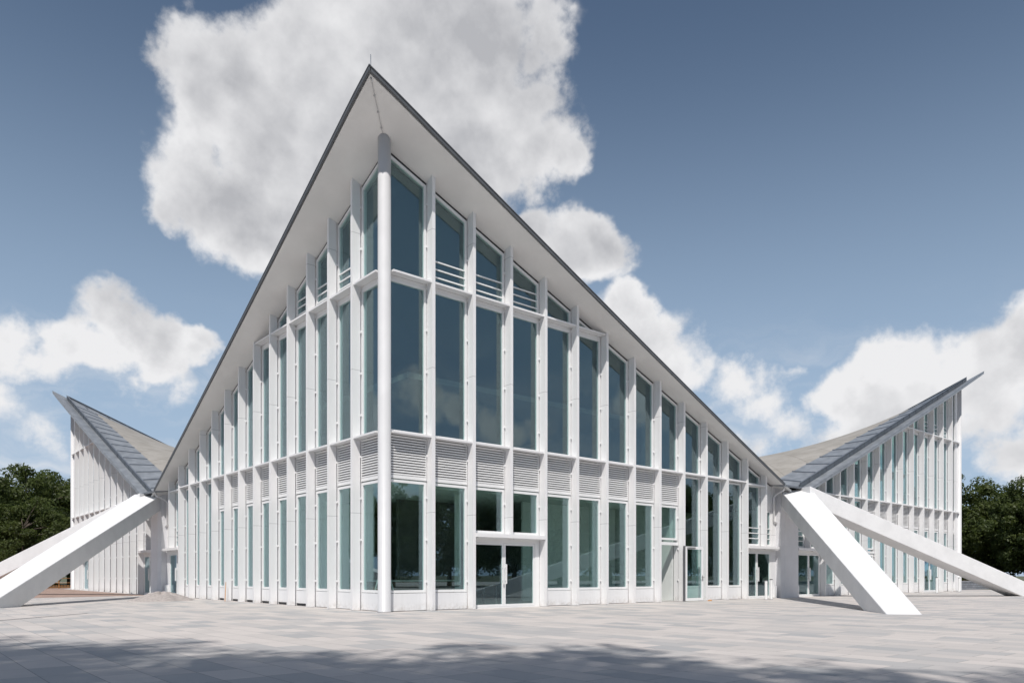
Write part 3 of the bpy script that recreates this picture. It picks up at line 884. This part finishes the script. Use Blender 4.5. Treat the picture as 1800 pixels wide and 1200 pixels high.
# ------------------------------------------------------------------ trees
def leaf_mesh(name, seed, h, rx, ry, zlow, nclump, nleaf, size, clr, mat_, rag=.25):
    g_ = np.random.default_rng(seed)
    cz = (h + zlow) / 2; rz_ = (h - zlow) / 2
    cen = []
    lob = [(g_.uniform(0, 6.28), g_.uniform(-.7, .9), g_.uniform(.75, 1.12)) for _ in range(14)]
    while len(cen) < nclump:
        d = g_.normal(size=3); d /= np.linalg.norm(d)
        rad = g_.uniform(.25, 1.0) ** .45
        bump = 1.0
        for a, e, s_ in lob:
            l = np.array([math.cos(a) * math.cos(e), math.sin(a) * math.cos(e), math.sin(e)])
            q = max(0, d @ l)
            bump += (s_ - .95) * 1.6 * q ** 8
        bump *= 1 + g_.normal() * rag * .35
        p = d * rad * bump
        wz = 1.0 if p[2] > -.2 else .92
        cen.append((p[0] * rx * wz, p[1] * ry * wz, cz + p[2] * rz_))
    cen = np.array(cen)
    rr = clr * g_.uniform(.55, 1.25, len(cen))
    idx = np.repeat(np.arange(len(cen)), nleaf)
    n = len(idx)
    d = g_.normal(size=(n, 3)); d /= np.linalg.norm(d, axis=1)[:, None]
    pos = cen[idx] + d * (rr[idx] * g_.uniform(.2, 1.0, n) ** .5)[:, None] * np.array([1, 1, .72])
    nor = d * .7 + g_.normal(size=(n, 3)) * .55 + np.array([0, 0, .45])
    nor /= np.linalg.norm(nor, axis=1)[:, None]
    t1 = np.cross(nor, g_.normal(size=(n, 3))); t1 /= np.linalg.norm(t1, axis=1)[:, None]
    t2 = np.cross(nor, t1)
    s_ = size * g_.uniform(.6, 1.35, n)[:, None]
    v = np.stack([pos - t1 * s_, pos - t2 * s_ * .5, pos + t1 * s_, pos + t2 * s_ * .5], 1).reshape(-1, 3)
    me = bpy.data.meshes.new(name)
    me.vertices.add(4 * n); me.vertices.foreach_set('co', v.ravel().astype(np.float32))
    me.loops.add(4 * n); me.loops.foreach_set('vertex_index', np.arange(4 * n, dtype=np.int32))
    me.polygons.add(n); me.polygons.foreach_set('loop_start', np.arange(0, 4 * n, 4, dtype=np.int32))
    me.update(); me.validate()
    me.materials.append(mat_)
    return me, cen
def trunk_mesh(name, cen, h, seed, r=.26, zf=.75):
    g_ = random.Random(seed); mb = MB()
    pts = [(0, 0, -.1)]
    for k in range(1, 7): pts.append((g_.uniform(-.12, .12) * k * .5, g_.uniform(-.12, .12) * k * .5, h * zf * k / 6))
    mb.tube(pts, r, 9, r * .25)
    for c_ in random.Random(seed + 1).sample(list(map(tuple, cen)), min(26, len(cen))):
        z = max(h * .16, min(c_[2] - 1.0, h * zf * .9)); k = z / (h * zf) * 6; i = min(5, int(k)); f_ = k - i
        a = Vector(pts[i]).lerp(Vector(pts[i + 1]), f_); b = Vector(c_)
        m_ = a.lerp(b, .5) + Vector((0, 0, g_.uniform(-.1, .35)))
        mb.tube([a, m_, b], r * .32, 6, .025)
    me_o = mb.build('trunk_source', BARK); me = me_o.data; bpy.data.objects.remove(me_o); me.name = name
    return me
KINDS = {}
def kind(key, seed, h, rx, ry, zlow, nclump, nleaf, size, clr, m, rag=.25, r=.26):
    lm, cen = leaf_mesh('crown_' + key, seed, h, rx, ry, zlow, nclump, nleaf, size, clr, m, rag)
    KINDS[key] = (lm, trunk_mesh('trunk_' + key, cen, h, seed, r), h)
kind('robinia', 11, 12.0, 5.6, 5.2, 1.0, 150, 230, .17, 1.15, LEAF_D, .55)
kind('maple', 23, 11.5, 5.2, 5.6, .8, 160, 230, .16, 1.15, LEAF_M, .25)
kind('beech', 37, 10.5, 5.4, 5.0, .6, 160, 230, .16, 1.1, LEAF_D, .3)
kind('lime', 51, 24.0, 5.0, 5.0, 15.0, 100, 85, .16, 1.3, LEAF_M, .3, .34)
kind('plane', 71, 11.5, 5.4, 5.2, .6, 150, 200, .18, 1.2, LEAF_B, .35)
kind('shrub', 63, 1.7, 1.3, 1.1, .1, 26, 120, .07, .42, LEAF_Y, .3, .05)
def tree(key, x, y, h, rz, label, group, name='tree', cat='tree'):
    lm, tm, h0 = KINDS[key]
    t = empty(name, (x, y, 0), rz); s = h / h0; t.scale = (s, s, s)
    tag(t, label, cat, group)
    for nm, me in (('crown', lm), ('trunk', tm)):
        o = bpy.data.objects.new(nm, me); COL.objects.link(o); o.parent = t
    return t
GL_ = 'trees beyond the left end of the hall'; GR_ = 'trees beyond the right end of the hall'
tree('robinia', .2, 71.5, 12.6, .4, 'tallest loose crowned dark tree beyond the left end of the hall', GL_)
tree('beech', -5.0, 65.5, 11.2, 2.0, 'dense dark tree at the left picture edge', GL_)
tree('maple', 5.0, 77.0, 12.3, 3.1, 'dark tree close beside the far left corner column', GL_)
tree('beech', -8.5, 77.0, 13.0, 4.4, 'dark tree standing farther back at the left edge', GL_)
tree('maple', -1.8, 58.5, 7.8, 5.1, 'smaller mid green tree above the left buttresses', GL_)
tree('beech', 8.0, 86.0, 12.0, .9, 'far dark tree half hidden by the far left corner', GL_)
tree('maple', 77.5, 10.0, 12.1, .3, 'tall dense green tree beside the far right corner column', GR_)
tree('beech', 76.0, 3.0, 10.9, 1.7, 'rounded dark green tree above the right end of the far buttress', GR_)
tree('robinia', 83.5, 4.0, 10.4, 2.6, 'lower dark tree behind at the right picture edge', GR_)
tree('maple', 71.5, -2.5, 8.2, 3.9, 'low mid green tree at the right picture edge over the buttress', GR_)
tree('beech', 95.0, 13.0, 12.0, 5.0, 'dark tree farthest back behind the right corner', GR_)
tree('robinia', 96.0, -1.0, 11.5, .8, 'dark tree far back at the right picture edge', GR_)
for i, (x, y, h, rz) in enumerate(((53.5, 4.2, 1.5, 0), (56.0, 3.6, 1.7, 2.1), (59.0, 3.2, 1.8, 4.0))):
    tree('shrub', x, y, h, rz, ('yellow green shrub right beside the corner column behind the low wall', 'middle yellow green shrub behind the low wall',
         'yellow green shrub at the right end of the low wall')[i], 'shrubs behind the low wall', 'shrub', 'shrub')
for i, (x, y, h, rz) in enumerate(((70.0, -5.5, 4.2, .3), (74.5, -8.5, 4.6, 1.9), (80.0, -8.0, 5.0, 3.3))):
    tree('beech', x, y, h, rz, ('low dark bush under the trees at the right picture edge, nearest the hall', 'low dark bush at the right picture edge, in the middle of its row',
         'low dark bush at the right picture edge, farthest back in its row')[i], 'bushes under the right trees', 'bush', 'bush')
# trees behind the photographer: they throw the foreground shadow and stand mirrored in the ground floor glass
for i, (x, y, h, rz) in enumerate(((-21.4, -20.2, 23.6, 0), (-18.2, -24.8, 24.2, 1.3), (-16.3, -28.6, 24.0, 2.5), (-24.8, -17.4, 23.8, 3.3), (-21.8, -25.8, 24.8, 4.6), (-28.3, -22.8, 25.5, 5.2), (-21.3, -32.3, 24.2, .7))):
    tree('lime', x, y, h, rz, 'leafy tree behind the photographer casting the foreground shadow', 'trees casting the foreground shadow')
for i, (k, x, y, h, rz) in enumerate((('robinia', 9, -41, 9.5, .2), ('maple', 17, -44, 10.5, 1.2), ('beech', 26, -41, 9.5, 2.2), ('maple', 34, -43, 11.5, 3.4), ('robinia', 42, -42, 13, 4.1), ('beech', 51, -44, 13.5, 5.3), ('maple', 60, -44, 14, .9), ('beech', 70, -46, 14, 2.9), ('maple', 80, -48, 14, 3.9), ('beech', 2, -48, 10, 1.9), ('maple', 91, -44, 13, .5), ('maple', 103, -46, 14, 1.5), ('maple', 116, -50, 14, 2.7), ('maple', 68, -33, 11, 3.6), ('maple', 82, -36, 12, 4.8), ('maple', -17, 60, 11, .4), ('maple', -25, 52, 11, 1.4), ('maple', -27, 66, 12, 2.8))):
    tree('plane', x, y, h, rz, 'tree across the square mirrored in the ground floor glass', 'trees mirrored in the ground floor glass')
